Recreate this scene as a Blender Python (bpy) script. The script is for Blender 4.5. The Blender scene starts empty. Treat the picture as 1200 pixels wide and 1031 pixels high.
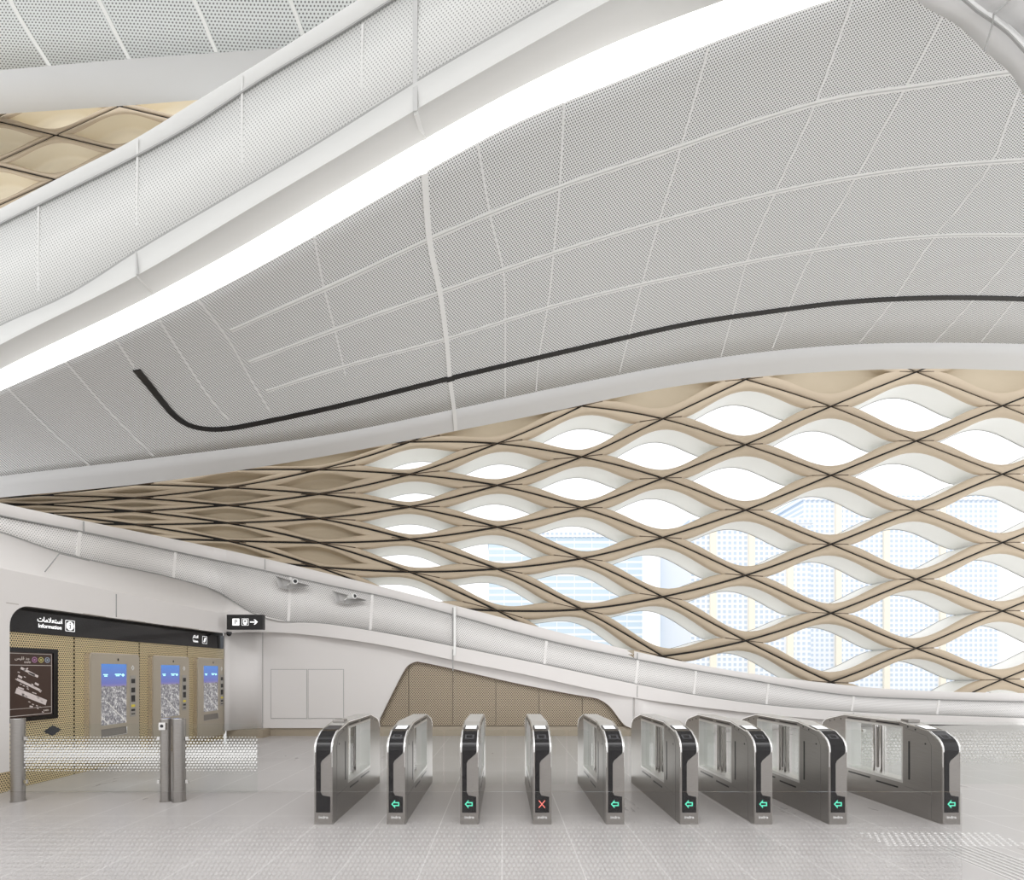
import bpy, bmesh, math, random
import numpy as np
from mathutils import Vector, Matrix
from mathutils.geometry import tessellate_polygon
random.seed(4)
SC = bpy.context.scene
COL = SC.collection
# ---------------------------------------------------------------- camera, sky, exposure
CX, HY, F, EYE = 590.0, 787.0, 600.0, 1.65
cam_d = bpy.data.cameras.new('camera'); cam_d.sensor_width = 36.0; cam_d.lens = 18.0
cam_d.shift_x = (600 - CX) / 1200.0; cam_d.shift_y = (HY - 515.5) / 1200.0
cam_d.clip_end = 500; cam_d.clip_start = 0.05
cam = bpy.data.objects.new('camera', cam_d); COL.objects.link(cam)
cam.location = (0, 0, EYE); cam.rotation_euler = (math.pi / 2, 0, 0)
SC.camera = cam
W = bpy.data.worlds.new('overcast_sky'); SC.world = W; W.use_nodes = True
W.node_tree.nodes['Background'].inputs[0].default_value = (0.985, 0.99, 1.0, 1)
W.node_tree.nodes['Background'].inputs[1].default_value = 1.02
SC.view_settings.view_transform = 'Standard'; SC.view_settings.look = 'None'
SC.view_settings.exposure = 0.5; SC.view_settings.gamma = 1.0
SC.view_settings.use_curve_mapping = False
for nm_, loc_, sx_, sy_, pw_ in (('floor_uplight', (1, -5.0, .06), 24, 7, 250), ('ceiling_downlight', (1, -5.0, 12.4), 24, 7, 1300), ('floor_washlight', (4, 9.6, .06), 12, 3.6, 110)):  # added fill, no real fittings: overhead panel; floor-level pair imitates floor bounce
    ad = bpy.data.lights.new(nm_, 'AREA'); ad.shape = 'RECTANGLE'; ad.size = sx_; ad.size_y = sy_; ad.energy = pw_; ad.color = (.985, .985, 1)
    ao = bpy.data.objects.new(nm_, ad); COL.objects.link(ao); ao.location = loc_; ao.rotation_euler = (math.pi if loc_[2] < 1 else 0, 0, 0)
SC.cycles.transparent_max_bounces = 40; SC.cycles.max_bounces = 10; SC.cycles.diffuse_bounces = 5


# ---------------------------------------------------------------- helpers
def U(px, py, Y):
    return Vector(((px - CX) * Y / F, Y, EYE - (py - HY) * Y / F))


def curve(tab):
    """smooth monotone cubic through the table's points"""
    tab = sorted(tab); x = np.array([p[0] for p in tab], float); y = np.array([p[1] for p in tab], float)
    h = np.diff(x); d = np.diff(y) / h; m = np.zeros(len(x))
    for i in range(1, len(x) - 1):
        m[i] = (d[i - 1] * h[i] + d[i] * h[i - 1]) / (h[i - 1] + h[i])
    m[0] = d[0]; m[-1] = d[-1]

    def f(t):
        if t <= x[0]: return float(y[0] + m[0] * (t - x[0]))
        if t >= x[-1]: return float(y[-1] + m[-1] * (t - x[-1]))
        i = int(np.searchsorted(x, t) - 1); s = (t - x[i]) / h[i]
        return float((2*s**3-3*s**2+1)*y[i] + (s**3-2*s**2+s)*h[i]*m[i] + (-2*s**3+3*s**2)*y[i+1] + (s**3-s**2)*h[i]*m[i+1])
    return f


def link(name, me, mat=None, parent=None, **props):
    o = bpy.data.objects.new(name, me); COL.objects.link(o)
    if mat is not None and not me.materials:
        for m in (mat if isinstance(mat, (list, tuple)) else [mat]): me.materials.append(m)
    if parent is not None: o.parent = parent
    for k, v in props.items(): o[k] = v
    return o


def bm_obj(name, bm, mat, parent=None, smooth=False, **props):
    bmesh.ops.recalc_face_normals(bm, faces=bm.faces)
    me = bpy.data.meshes.new(name); bm.to_mesh(me); bm.free()
    if smooth:
        for p in me.polygons: p.use_smooth = True
    return link(name, me, mat, parent, **props)


def thing(name, label, cat, loc, group=None, rz=0):
    o = bpy.data.objects.new(name, None); COL.objects.link(o); o.location = loc; o.rotation_euler[2] = rz
    o.empty_display_size = .2
    o['label'] = label; o['category'] = cat
    if group: o['group'] = group
    return o


def add_box(bm, x0, x1, y0, y1, z0, z1, bev=0, mi=0):
    r = bmesh.ops.create_cube(bm, size=1)
    vs = r['verts']
    bmesh.ops.transform(bm, matrix=Matrix.Translation(((x0+x1)/2, (y0+y1)/2, (z0+z1)/2)) @ Matrix.Diagonal((abs(x1-x0), abs(y1-y0), abs(z1-z0), 1)), verts=vs)
    fs = {f for v in vs for f in v.link_faces}
    for f in fs: f.material_index = mi
    if bev:
        es = list({e for v in vs for e in v.link_edges})
        bmesh.ops.bevel(bm, geom=es, offset=bev, segments=2, profile=.5, affect='EDGES')


def add_tube(bm, p0, p1, r, seg=16, r2=None):
    p0, p1 = Vector(p0), Vector(p1); d = p1 - p0
    q = d.to_track_quat('Z', 'Y').to_matrix().to_4x4()
    bmesh.ops.create_cone(bm, cap_ends=True, cap_tris=False, segments=seg, radius1=r, radius2=r if r2 is None else r2, depth=d.length,
                          matrix=Matrix.Translation((p0 + p1) / 2) @ q)


def add_path(bm, pts, r, seg=8):
    rings = []
    for i, p in enumerate(pts):
        t = (Vector(pts[min(i+1, len(pts)-1)]) - Vector(pts[max(i-1, 0)])).normalized()
        q = t.to_track_quat('Z', 'Y')
        rings.append([bm.verts.new(Vector(p) + q @ Vector((r*math.cos(a), r*math.sin(a), 0))) for a in [2*math.pi*k/seg for k in range(seg)]])
    for a, b in zip(rings, rings[1:]):
        for k in range(seg): bm.faces.new((a[k], a[(k+1) % seg], b[(k+1) % seg], b[k]))
    bm.faces.new(rings[0]); bm.faces.new(rings[-1][::-1])


def add_prism(bm, loops, conv, d0, d1, mi=0):
    """loops = [outer, hole, ...] of 2D points; conv(u, v, d) -> 3D; solid between depths d0 and d1"""
    tri = tessellate_polygon([[Vector((p[0], p[1], 0)) for p in l] for l in loops])
    flat = [p for l in loops for p in l]
    A = [bm.verts.new(conv(p[0], p[1], d0)) for p in flat]; B = [bm.verts.new(conv(p[0], p[1], d1)) for p in flat]
    out = []
    for t in tri:
        if len(set(t)) < 3: continue
        for V in (A, B):
            try: out.append(bm.faces.new([V[i] for i in t]))
            except ValueError: pass
    k = 0
    for l in loops:
        n = len(l)
        for i in range(n):
            a, b = k + i, k + (i + 1) % n
            out.append(bm.faces.new((A[a], A[b], B[b], B[a])))
        k += n
    for f in out: f.material_index = mi


def rrect(x0, x1, y0, y1, r, seg=5):
    pts = []
    for cx, cy, a0 in ((x1-r, y0+r, -90), (x1-r, y1-r, 0), (x0+r, y1-r, 90), (x0+r, y0+r, 180)):
        for k in range(seg + 1):
            a = math.radians(a0 + 90*k/seg); pts.append((cx + r*math.cos(a), cy + r*math.sin(a)))
    return pts


def disc(cx, cy, r, n=24): return [(cx + r*math.cos(2*math.pi*k/n), cy + r*math.sin(2*math.pi*k/n)) for k in range(n)]


WALLX = lambda x: (lambda u, v, d: Vector((x + d, u, v)))      # drawn on a plane facing +X: u runs away from the camera
FACEY = lambda y: (lambda u, v, d: Vector((u, y - d, v)))      # drawn on a plane facing the camera


def text_mesh(body, size, mat, name, parent, origin, xdir, ydir, align='CENTER', ext=.0015, squeeze=1.0):
    c = bpy.data.curves.new(name, 'FONT'); c.body = body; c.size = size; c.extrude = ext; c.align_x = align; c.align_y = 'CENTER'; c.offset = size*.012
    c.resolution_u = 3
    t = bpy.data.objects.new(name, c); COL.objects.link(t); bpy.context.view_layer.update()
    me = bpy.data.meshes.new_from_object(t); bpy.data.objects.remove(t)
    xd, yd = Vector(xdir), Vector(ydir); zd = xd.cross(yd)
    M = Matrix.Translation(origin) @ Matrix((xd*squeeze, yd, zd)).transposed().to_4x4()
    me.transform(M); me.materials.clear()
    return link(name, me, mat, parent)


# ---------------------------------------------------------------- materials
def mat(name, col, rough=.5, metal=0, emit=None, es=1, spec=.5):
    m = bpy.data.materials.new(name); m.use_nodes = True
    b = m.node_tree.nodes['Principled BSDF']
    b.inputs['Base Color'].default_value = (*col, 1); b.inputs['Roughness'].default_value = rough
    b.inputs['Metallic'].default_value = metal; b.inputs['Specular IOR Level'].default_value = spec
    if emit:
        b.inputs['Emission Color'].default_value = (*emit, 1); b.inputs['Emission Strength'].default_value = es
    return m


class NT:
    def __init__(s, m): s.t = m.node_tree; s.b = s.t.nodes.get('Principled BSDF')
    def n(s, typ, **kw):
        x = s.t.nodes.new(typ)
        for k, v in kw.items(): setattr(x, k, v)
        return x
    def l(s, a, b): s.t.links.new(a, b)
    def m(s, op, a, b=None, c=None):
        x = s.n('ShaderNodeMath', operation=op)
        for i, v in enumerate((a, b, c)):
            if v is None: continue
            if isinstance(v, (int, float)): x.inputs[i].default_value = v
            else: s.l(v, x.inputs[i])
        return x.outputs[0]
    def mix(s, f, a, b):
        x = s.n('ShaderNodeMix', data_type='RGBA')
        if isinstance(f, (int, float)): x.inputs[0].default_value = f
        else: s.l(f, x.inputs[0])
        for i, v in ((6, a), (7, b)):
            if isinstance(v, tuple): x.inputs[i].default_value = (*v, 1)
            else: s.l(v, x.inputs[i])
        return x.outputs[2]
    def uv(s, kind='UV'):
        t = s.n('ShaderNodeTexCoord'); q = s.n('ShaderNodeSeparateXYZ'); s.l(t.outputs[kind], q.inputs[0]); return q.outputs
    def noise(s, scale, detail=3, vec=None, rough=.5):
        x = s.n('ShaderNodeTexNoise'); x.inputs['Scale'].default_value = scale; x.inputs['Detail'].default_value = detail; x.inputs['Roughness'].default_value = rough
        if vec is not None: s.l(vec, x.inputs['Vector'])
        return x.outputs[0]
    def fr(s, u, p, off=0.0):      # signed distance to the nearest multiple of p
        a = s.m('ADD', s.m('DIVIDE', u, p), off + .5)
        return s.m('MULTIPLY', s.m('SUBTRACT', s.m('FRACT', a), .5), p)
    def dots(s, u, v, p, r, asp=.866):
        """mask of round holes on a staggered grid of pitch p; r a number or a socket"""
        out = None
        for o in (0.0, .5):
            x = s.fr(u, p, o); y = s.fr(v, 2*p*asp, o)
            d = s.m('SQRT', s.m('ADD', s.m('MULTIPLY', x, x), s.m('MULTIPLY', y, y)))
            k = s.m('LESS_THAN', d, r)
            out = k if out is None else s.m('MAXIMUM', out, k)
        return out


def perf(name, col, hole, p, r, rough=.5, metal=0, kind='UV', axes=(0, 1), asp=.866):
    m = mat(name, col, rough, metal); t = NT(m); q = t.uv(kind)
    k = t.dots(q[axes[0]], q[axes[1]], p, r, asp)
    t.l(t.mix(k, col, hole), t.b.inputs['Base Color'])
    if metal: t.l(t.m('MULTIPLY', t.m('SUBTRACT', 1.0, k), metal), t.b.inputs['Metallic'])
    return m


WHITE = mat('white_coated_panel', (.72, .72, .712), .45)
WARMW = mat('warm_white_wall', (.75, .722, .70), .5)
SEAM = mat('pale_joint_cover', (.84, .84, .82), .5)
GREYJ = mat('grey_panel_joint', (.33, .33, .32), .6)
DARKJ = mat('black_joint', (.012, .010, .008), .7)
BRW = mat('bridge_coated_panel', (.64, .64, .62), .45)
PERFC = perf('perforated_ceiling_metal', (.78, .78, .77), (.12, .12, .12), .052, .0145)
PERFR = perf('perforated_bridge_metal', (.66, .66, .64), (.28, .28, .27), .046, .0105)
PERFB = perf('perforated_beam_metal', (.80, .78, .76), (.30, .29, .28), .045, .0105)
GLOW = mat('cove_light_diffuser', (1, 1, 1), .5, emit=(1, .985, .96), es=1.3)
BLACK = mat('black_satin', (.012, .012, .013), .35)
BLACKG = mat('black_gloss', (.010, .009, .010), .12)
GOLD = perf('gold_perforated_metal', (.74, .61, .37), (.05, .035, .02), .036, .0115, .42, .35, 'Object', (1, 2))
BRONZE = perf('bronze_perforated_metal', (.50, .42, .31), (.10, .075, .05), .060, .0175, .5, .3, 'Object', (0, 2), .6)
BRONZEP = mat('bronze_plain_metal', (.42, .36, .28), .45, .3)
MACH = mat('champagne_metal', (.50, .45, .37), .4, .55)
MACHE = mat('champagne_polished_edge', (.66, .60, .52), .25, .8)
CHROME = mat('polished_steel', (.72, .71, .69), .16, 1)
WHITEI = mat('white_print', (.85, .85, .85), .5)
LETTER = mat('lit_white_letters', (.85, .85, .85), .5, emit=(1, 1, 1), es=.55)
SATIN = mat('satin_steel_cover', (.68, .67, .65), .42, .7)
JAMB = mat('gate_grey_print', (.75, .75, .74), .4)
REVEAL = mat('pale_reveal', (.90, .90, .87), .5)

SAND = mat('sand_coloured_panel', (.60, .46, .315), .62); t = NT(SAND)
nz = t.noise(1.3, 5); t.l(t.mix(nz, (.53, .43, .31), (.62, .515, .385)), t.b.inputs['Base Color'])
NICHE = mat('sand_niche_panel', (.58, .47, .33), .7); t = NT(NICHE)
nz = t.noise(2.2, 5); t.l(t.mix(nz, (.48, .40, .285), (.60, .51, .38)), t.b.inputs['Base Color'])

STEEL = mat('brushed_steel', (.47, .455, .43), .34, .85); t = NT(STEEL)
tc = t.n('ShaderNodeTexCoord'); mp = t.n('ShaderNodeMapping'); mp.inputs['Scale'].default_value = (6, 2, 60)
t.l(tc.outputs['Object'], mp.inputs[0]); nz = t.noise(3, 4, mp.outputs[0])
t.l(t.mix(nz, (.29, .275, .26), (.40, .38, .36)), t.b.inputs['Base Color'])
t.l(t.m('MULTIPLY_ADD', nz, .2, .26), t.b.inputs['Roughness'])

FLOOR = mat('grey_stone_floor', (.34, .33, .32), .3); t = NT(FLOOR); q = t.uv('Object')
jx = t.m('LESS_THAN', t.m('ABSOLUTE', t.fr(t.m('SUBTRACT', q[0], 2.0), .671)), .0045)
row = t.m('FLOOR', t.m('ADD', t.m('DIVIDE', t.m('SUBTRACT', q[0], 2.0), .671), .5))
jy = t.m('LESS_THAN', t.m('ABSOLUTE', t.fr(t.m('SUBTRACT', q[1], 5.86), 1.342)), .0045)
jj = t.m('MAXIMUM', jx, jy)
tc = t.n('ShaderNodeTexCoord'); mp = t.n('ShaderNodeMapping'); mp.inputs['Scale'].default_value = (1, .35, 1)
t.l(tc.outputs['Object'], mp.inputs[0])
n1 = t.noise(1.6, 6, mp.outputs[0], .6); n2 = t.noise(55, 3, tc.outputs['Object'])
c1 = t.mix(n1, (.45, .432, .425), (.60, .582, .575)); c2 = t.mix(t.m('MULTIPLY', n2, .35), c1, (.38, .365, .36))
t.l(t.mix(jj, c2, (.74, .73, .72)), t.b.inputs['Base Color'])
t.l(t.m('MULTIPLY_ADD', n1, .22, .2), t.b.inputs['Roughness'])


def glass(name, frit=None, tint=(.975, .985, .98)):
    """thin clear pane; frit = (u axis, z centre, z half height, pitch, max radius)"""
    m = bpy.data.materials.new(name); m.use_nodes = True; T = m.node_tree; T.nodes.remove(T.nodes['Principled BSDF'])
    t = NT(m); out = T.nodes['Material Output']
    tr = t.n('ShaderNodeBsdfTransparent'); tr.inputs[0].default_value = (*tint, 1)
    gl = t.n('ShaderNodeBsdfGlossy'); gl.inputs['Roughness'].default_value = .03
    fz = t.n('ShaderNodeFresnel'); fz.inputs[0].default_value = 1.25
    ge = t.n('ShaderNodeNewGeometry'); mx = t.n('ShaderNodeMixShader'); t.l(t.m('MULTIPLY', fz.outputs[0], t.m('SUBTRACT', 1.0, ge.outputs['Backfacing'])), mx.inputs[0]); t.l(tr.outputs[0], mx.inputs[1]); t.l(gl.outputs[0], mx.inputs[2])
    if frit:
        ax, zc, zh, p, rm, op = frit; q = t.uv('Object')
        fall = t.m('MAXIMUM', t.m('SUBTRACT', 1.0, t.m('DIVIDE', t.m('ABSOLUTE', t.m('SUBTRACT', q[2], zc)), zh)), 0.0)
        r = t.m('MULTIPLY', t.m('POWER', fall, .6), rm)
        k = t.dots(q[ax], q[2], p, r)
        k = t.m('MULTIPLY', k, op)
        df = t.n('ShaderNodeBsdfDiffuse'); df.inputs[0].default_value = (.85, .85, .84, 1)
        m2 = t.n('ShaderNodeMixShader'); t.l(k, m2.inputs[0]); t.l(mx.outputs[0], m2.inputs[1]); t.l(df.outputs[0], m2.inputs[2]); mx = m2
    t.l(mx.outputs[0], out.inputs[0]); return m


GLASS = glass('clear_glass')
FRIT = glass('dotted_glass', (0, .60, .25, .041, .0175, .9))
FRITN = glass('fine_dotted_glass', (0, .43, .31, .030, .0120, .14), (.95, .946, .944))
FRITR = glass('pale_dotted_glass', (0, .56, .27, .052, .015, .35))

# kiosk screen: sky over a city seen from above, glowing
SCREEN = mat('city_picture_screen', (.02, .02, .02), .2); t = NT(SCREEN); q = t.uv('Object')
z = t.m('DIVIDE', t.m('SUBTRACT', q[2], .74), 1.04)
sky = t.n('ShaderNodeValToRGB'); t.l(z, sky.inputs[0]); e = sky.color_ramp.elements
e[0].position = .62; e[0].color = (.30, .24, .42, 1); e[1].position = 1; e[1].color = (.10, .28, .75, 1)
x = sky.color_ramp.elements.new(.68); x.color = (.16, .18, .52, 1)
tc = t.n('ShaderNodeTexCoord'); mp = t.n('ShaderNodeMapping'); mp.inputs['Scale'].default_value = (1, 22, 11); t.l(tc.outputs['Object'], mp.inputs[0])
vo = t.n('ShaderNodeTexVoronoi'); vo.inputs['Scale'].default_value = 2.2; t.l(mp.outputs[0], vo.inputs['Vector'])
nn = t.noise(26, 5, tc.outputs['Object'], .7)
city = t.mix(t.m('MINIMUM', t.m('MULTIPLY', t.m('POWER', nn, 6.0), 16.0), 1.0), t.mix(vo.outputs['Distance'], (.20, .19, .22), (.025, .025, .04)), (.80, .78, .76))
lane = t.m('LESS_THAN', t.m('ABSOLUTE', t.fr(t.m('ADD', q[1], t.m('MULTIPLY', q[2], 1.15)), .42)), .012)
low = t.m('LESS_THAN', z, .38)
city = t.mix(t.m('MULTIPLY', t.m('MULTIPLY', lane, low), .8), city, (.75, .72, .66))
hor = t.m('LESS_THAN', t.m('ADD', z, t.m('MULTIPLY', t.m('SUBTRACT', nn, .5), .08)), .63)
pic = t.mix(hor, sky.outputs[0], city)
t.l(pic, t.b.inputs['Emission Color']); t.b.inputs['Emission Strength'].default_value = .6

# ---------------------------------------------------------------- lofted building surfaces
def loft(name, rows, px0, px1, n, mtl, thick=.06, parent=None, **props):
    """rows: list of (ycurve, depthcurve) along the length; uv in metres (length, height)"""
    bm = bmesh.new(); uvl = bm.loops.layers.uv.new('UVMap')
    xs = [px0 + (px1 - px0) * i / n for i in range(n + 1)]
    G = [[U(x, yc(x), dc(x, yc(x))) for x in xs] for yc, dc in rows]
    V = [[bm.verts.new(p) for p in r] for r in G]
    mid = G[len(G) // 2]; L = [0.0]
    for a, b in zip(mid, mid[1:]): L.append(L[-1] + (b - a).length)
    H = []
    for j in range(len(G)):
        H.append([0.0]*(n+1) if j == 0 else [H[j-1][i] + (G[j][i] - G[j-1][i]).length for i in range(n+1)])
    for j in range(len(G) - 1):
        for i in range(n):
            f = bm.faces.new((V[j][i], V[j+1][i], V[j+1][i+1], V[j][i+1])); f.smooth = True
            for lp, (jj, ii) in zip(f.loops, ((j, i), (j+1, i), (j+1, i+1), (j, i+1))): lp[uvl].uv = (L[ii], -H[jj][ii])
    me = bpy.data.meshes.new(name); bm.to_mesh(me); bm.free()
    me.set_sharp_from_angle(angle=math.radians(12))
    o = link(name, me, mtl, parent, **props)
    md = o.modifiers.new('thickness', 'SOLIDIFY'); md.thickness = thick; md.offset = -1 
    return o


def batten(bm, pts, depth, w, lift=.015, th=.02):
    """slim strip lying on a lofted surface; pts = polyline, depth = the surface's depth function"""
    rows = []
    for i, (x, y) in enumerate(pts):
        P = U(x, y, depth(x, y)); a = U(x + 2, y, depth(x + 2, y)); b = U(x, y + 2, depth(x, y + 2))
        N = (b - P).cross(a - P).normalized()
        if N.dot(Vector((0, 0, EYE)) - P) < 0: N = -N
        x1, y1 = pts[min(i+1, len(pts)-1)]; x0, y0 = pts[max(i-1, 0)]
        T = (U(x1, y1, depth(x1, y1)) - U(x0, y0, depth(x0, y0))).normalized(); S = T.cross(N).normalized() * w / 2
        rows.append([bm.verts.new(P + N*lift + S), bm.verts.new(P + N*lift - S), bm.verts.new(P + N*(lift-th) - S), bm.verts.new(P + N*(lift-th) + S)])
    for a, b in zip(rows, rows[1:]):
        for k in range(4): bm.faces.new((a[k], a[(k+1) % 4], b[(k+1) % 4], b[k]))
    bm.faces.new(rows[0]); bm.faces.new(rows[-1][::-1])


def along(c, x0, x1, n=30): return [(x0 + (x1-x0)*i/n, c(x0 + (x1-x0)*i/n)) for i in range(n + 1)]


def smooth_line(pts, n=40):
    k = list(range(len(pts))); fx = curve(list(zip(k, [p[0] for p in pts]))); fy = curve(list(zip(k, [p[1] for p in pts])))
    return [(fx(s), fy(s)) for s in [i*(len(pts)-1)/n for i in range(n+1)]]


R5 = curve([(-250, 565), (-120, 512), (0, 458), (133, 398), (262, 335), (362, 280), (464, 221), (600, 146.5), (730, 92.5), (860, 40), (982, -3), (1100, -42), (1250, -85), (1450, -125)])
R4 = curve([(-250, 560), (-120, 498), (0, 433), (180, 345), (263, 300), (400, 220), (498, 163), (600, 107), (720, 50), (850, 0), (1000, -50), (1250, -115), (1450, -155)])
R3 = curve([(-250, 545), (-120, 470), (0, 404), (162, 322), (300, 240), (400, 181), (485, 130), (600, 64), (715, 0), (850, -70), (1000, -135), (1250, -220), (1450, -270)])
R2 = curve([(-250, 520), (-120, 447), (0, 382), (83, 344), (160, 295), (287, 220), (354, 180), (400, 151.5), (485, 98), (600, 31), (655, 0), (800, -80), (1000, -180), (1450, -350)])
R1 = curve([(-250, 390), (-120, 325), (0, 263), (83, 222), (161, 183), (222, 149), (300, 98), (400, 38), (460, 0), (600, -85), (800, -200), (1000, -300), (1450, -480)])
R0 = curve([(-250, 372), (-120, 306), (0, 244.5), (68, 209), (161, 161), (232, 117), (300, 75.6), (419, 0), (600, -115), (800, -240), (1000, -345), (1450, -540)])
LT = curve([(-250, 590), (-120, 575), (0, 558), (180, 536.7), (400, 506.7), (530, 480), (687, 447), (800, 425.5), (900, 411.7), (1000, 403.5), (1100, 401.5), (1200, 403), (1330, 408), (1450, 418)])
LB = curve([(-250, 608), (-120, 596), (0, 583), (167, 566.7), (400, 531), (513, 509), (650, 481.7), (717, 467), (800, 451.5), (853, 445), (980, 435), (1087, 432), (1200, 434.5), (1330, 440), (1450, 450)])
ZT = curve([(-250, 5.9), (0, 6.4), (250, 7.6), (500, 8.9), (750, 9.9), (980, 10.5), (1250, 11.0), (1450, 11.2)])
YB = curve([(-250, 10.8), (0, 12.0), (250, 13.0), (500, 13.9), (800, 15.0), (1200, 16), (1450, 16.4)])


def dceil(x, y):
    """depth of the concave ceiling: its height runs from the light cove to the lip"""
    w = (y - R5(x)) / (LB(x) - R5(x)); zb = EYE - (LB(x) - HY) * YB(x) / F
    z = ZT(x) * (1 - w) + zb * w + .35 * math.sin(math.pi * min(max(w, 0), 1))
    return (z - EYE) * F / (HY - y)


rowd = lambda off: (lambda x, y: dceil(x, R5(x)) - off)
frac = lambda k: (lambda x: R5(x) * (1-k) + LT(x) * k)
loft('ceiling', [(frac(k/14), dceil) for k in range(15)], -220, 1420, 110, PERFC, .05, kind='structure',
     label='perforated white ceiling sweeping from the light cove down to the facade')
loft('ceiling_trim', [(LT, dceil), (lambda x: (LT(x)*.5+LB(x)*.5), lambda x, y: dceil(x, y)+.03), (LB, dceil), (lambda x: LB(x) - 2, lambda x, y: YB(x) + .8)], -220, 1420, 90, WHITE, .05, kind='structure', label='smooth white lip along the low edge of the ceiling')
# bridge edge over the hall
br = [R0, R1, R2, R3, R4]; off = [1.0, 1.02, 1.04, .98, .45]
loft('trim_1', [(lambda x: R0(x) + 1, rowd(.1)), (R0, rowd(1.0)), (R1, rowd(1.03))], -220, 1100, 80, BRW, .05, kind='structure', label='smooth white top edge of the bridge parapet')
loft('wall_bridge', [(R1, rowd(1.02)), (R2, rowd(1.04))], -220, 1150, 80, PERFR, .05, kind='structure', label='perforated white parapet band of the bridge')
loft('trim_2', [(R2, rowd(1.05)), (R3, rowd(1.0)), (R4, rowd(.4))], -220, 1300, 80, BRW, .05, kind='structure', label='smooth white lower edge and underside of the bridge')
cl = thing('cove_light', 'long curved white light strip running under the edge of the bridge', 'light', U(500, 185, 7.2))
o = loft('light_diffuser', [(R4, rowd(.38)), (lambda x: (R4(x)+R5(x))/2, rowd(.16)), (R5, rowd(.02))], -220, 1400, 90, GLOW, .03)
o.parent = cl; o.matrix_parent_inverse = Matrix.Translation(-cl.location)
# joint covers on the ceiling
L1 = curve([(270, 387), (400, 329), (503, 280), (647, 221.7), (780, 177), (900, 137), (950, 122), (1100, 97), (1185, 84), (1330, 74)])
L2 = curve([(292, 424), (400, 383), (517, 341.7), (643, 298), (800, 251.7), (940, 218), (1047, 200), (1200, 187), (1330, 181)])
L3 = curve([(312, 458), (400, 430), (523, 397), (653, 357), (800, 322.5), (967, 291), (1093, 276.5), (1200, 275), (1330, 276)])
bm = bmesh.new()
for c_, x0 in ((L1, 270), (L2, 292), (L3, 312)):
    batten(bm, along(c_, x0, 1330, 50), dceil, .085)
bm_obj('ceiling_joint', bm, SEAM, kind='structure', label='long pale panel joints curving along the ceiling')
bm = bmesh.new()
for c_, x0 in ((L1, 270), (L2, 292), (L3, 312)):
    batten(bm, along(c_, x0, 1330, 50), dceil, .022, .019, .01)
bm_obj('ceiling_joint_line', bm, mat('grey_joint_line', (.55, .55, .54), .6), kind='structure')
bm = bmesh.new()
batten(bm, smooth_line([(497, 202), (503, 280), (515, 340), (523, 397), (527, 443), (532, 480), (534, 504)]), dceil, .10, .02)
bm_obj('ceiling_expansion_joint', bm, SEAM, kind='structure')
bm = bmesh.new()
cross = [[(77, 424), (130, 484), (180, 534)], [(10, 456), (60, 505), (105, 545)], [(137, 400), (157, 430)], [(187, 376), (217, 423), (245, 465), (268, 492)], [(233, 352), (267, 397), (293, 443), (317, 483)],
         [(368, 278), (378, 330), (392, 385), (405, 440)], [(661, 120), (656, 217), (648, 303), (643, 352), (632, 415), (628, 458)], [(830, 56), (800, 165), (773, 257), (753, 330), (737, 393), (726, 436)],
         [(1000, -4), (956, 120), (907, 228), (876, 303), (858, 371), (845, 417)], [(1280, -60), (1197, 100), (1160, 195), (1093, 280), (1048, 350), (1007, 401)], [(1330, 40), (1290, 160), (1205, 275), (1143, 349), (1095, 401)],
         [(1250, 260), (1230, 300), (1190, 350), (1150, 400)], [(1115, 0), (1062, 100), (1003, 208), (950, 300), (925, 358), (905, 408)], [(560, 170), (575, 255), (590, 318), (592, 376), (592, 425), (592, 465)]]
for p in cross: batten(bm, smooth_line(p, 14), dceil, .035, .008, .012)
bm_obj('ceiling_cross_joint', bm, mat('ceiling_strip', (.79, .79, .78), .5), kind='structure', label='faint cross joints between the ceiling panels')
bm = bmesh.new()
for c_ in (R1, R2): batten(bm, along(c_, -200, 1050, 60), rowd(1.03), .025, .012, .02)
bm_obj('bridge_groove', bm, GREYJ, kind='structure')
bm = bmesh.new()
for p in ([(161, 163), (160.5, 295)], [(283.5, 88), (284, 221)], [(45, 242), (45, 355)], [(425, 28), (423, 136)], [(600, -80), (600, 30)]): batten(bm, smooth_line(p, 6), rowd(1.03), .03, .004, .012)
bm_obj('bridge_panel_joint', bm, BRW, kind='structure')
bm = bmesh.new()
batten(bm, [(160.5, 296), (161, 322)], rowd(1.03), .022, .02, .03)
batten(bm, [(487, -40), (486.5, 50), (486.5, 98), (486.5, 130)], rowd(1.04), .06, .004, .012)
bm_obj('bridge_expansion_joint', bm, mat('grey_joint_cover', (.5, .5, .49), .6), kind='structure')
d34 = lambda x, y: rowd(1.0)(x, y) + .6 * min(max((y - R3(x)) / (R4(x) - R3(x)), 0), 1)
bm = bmesh.new(); batten(bm, [(161, 324), (170, 333), (179, 344)], d34, .02, .02, .02); batten(bm, [(487, 131), (492, 148), (498, 163)], d34, .06, .03, .04)
bm_obj('bridge_underside_joint', bm, SEAM, kind='structure')
# black slot in the ceiling
SL = smooth_line([(160, 433), (174, 450), (190, 470), (204, 486), (220, 497), (240, 502), (264, 502), (300, 496), (400, 474.5), (527, 443), (677, 408), (800, 380.5), (900, 365), (1000, 353), (1100, 348.5), (1200, 350), (1300, 355), (1400, 362)], 120)
tr = thing('slot_diffuser', 'thin black slot curving along the perforated ceiling', 'air vent', U(600, 425, dceil(600, 425)))
bm = bmesh.new(); batten(bm, SL, dceil, .13, .022, .03)
batten(bm, [(527, 441), (528, 446)], dceil, .2, .03, .04)
o = bm_obj('slot', bm, BLACK); o.parent = tr; o.matrix_parent_inverse = Matrix.Translation(-tr.location)
o = None
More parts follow.
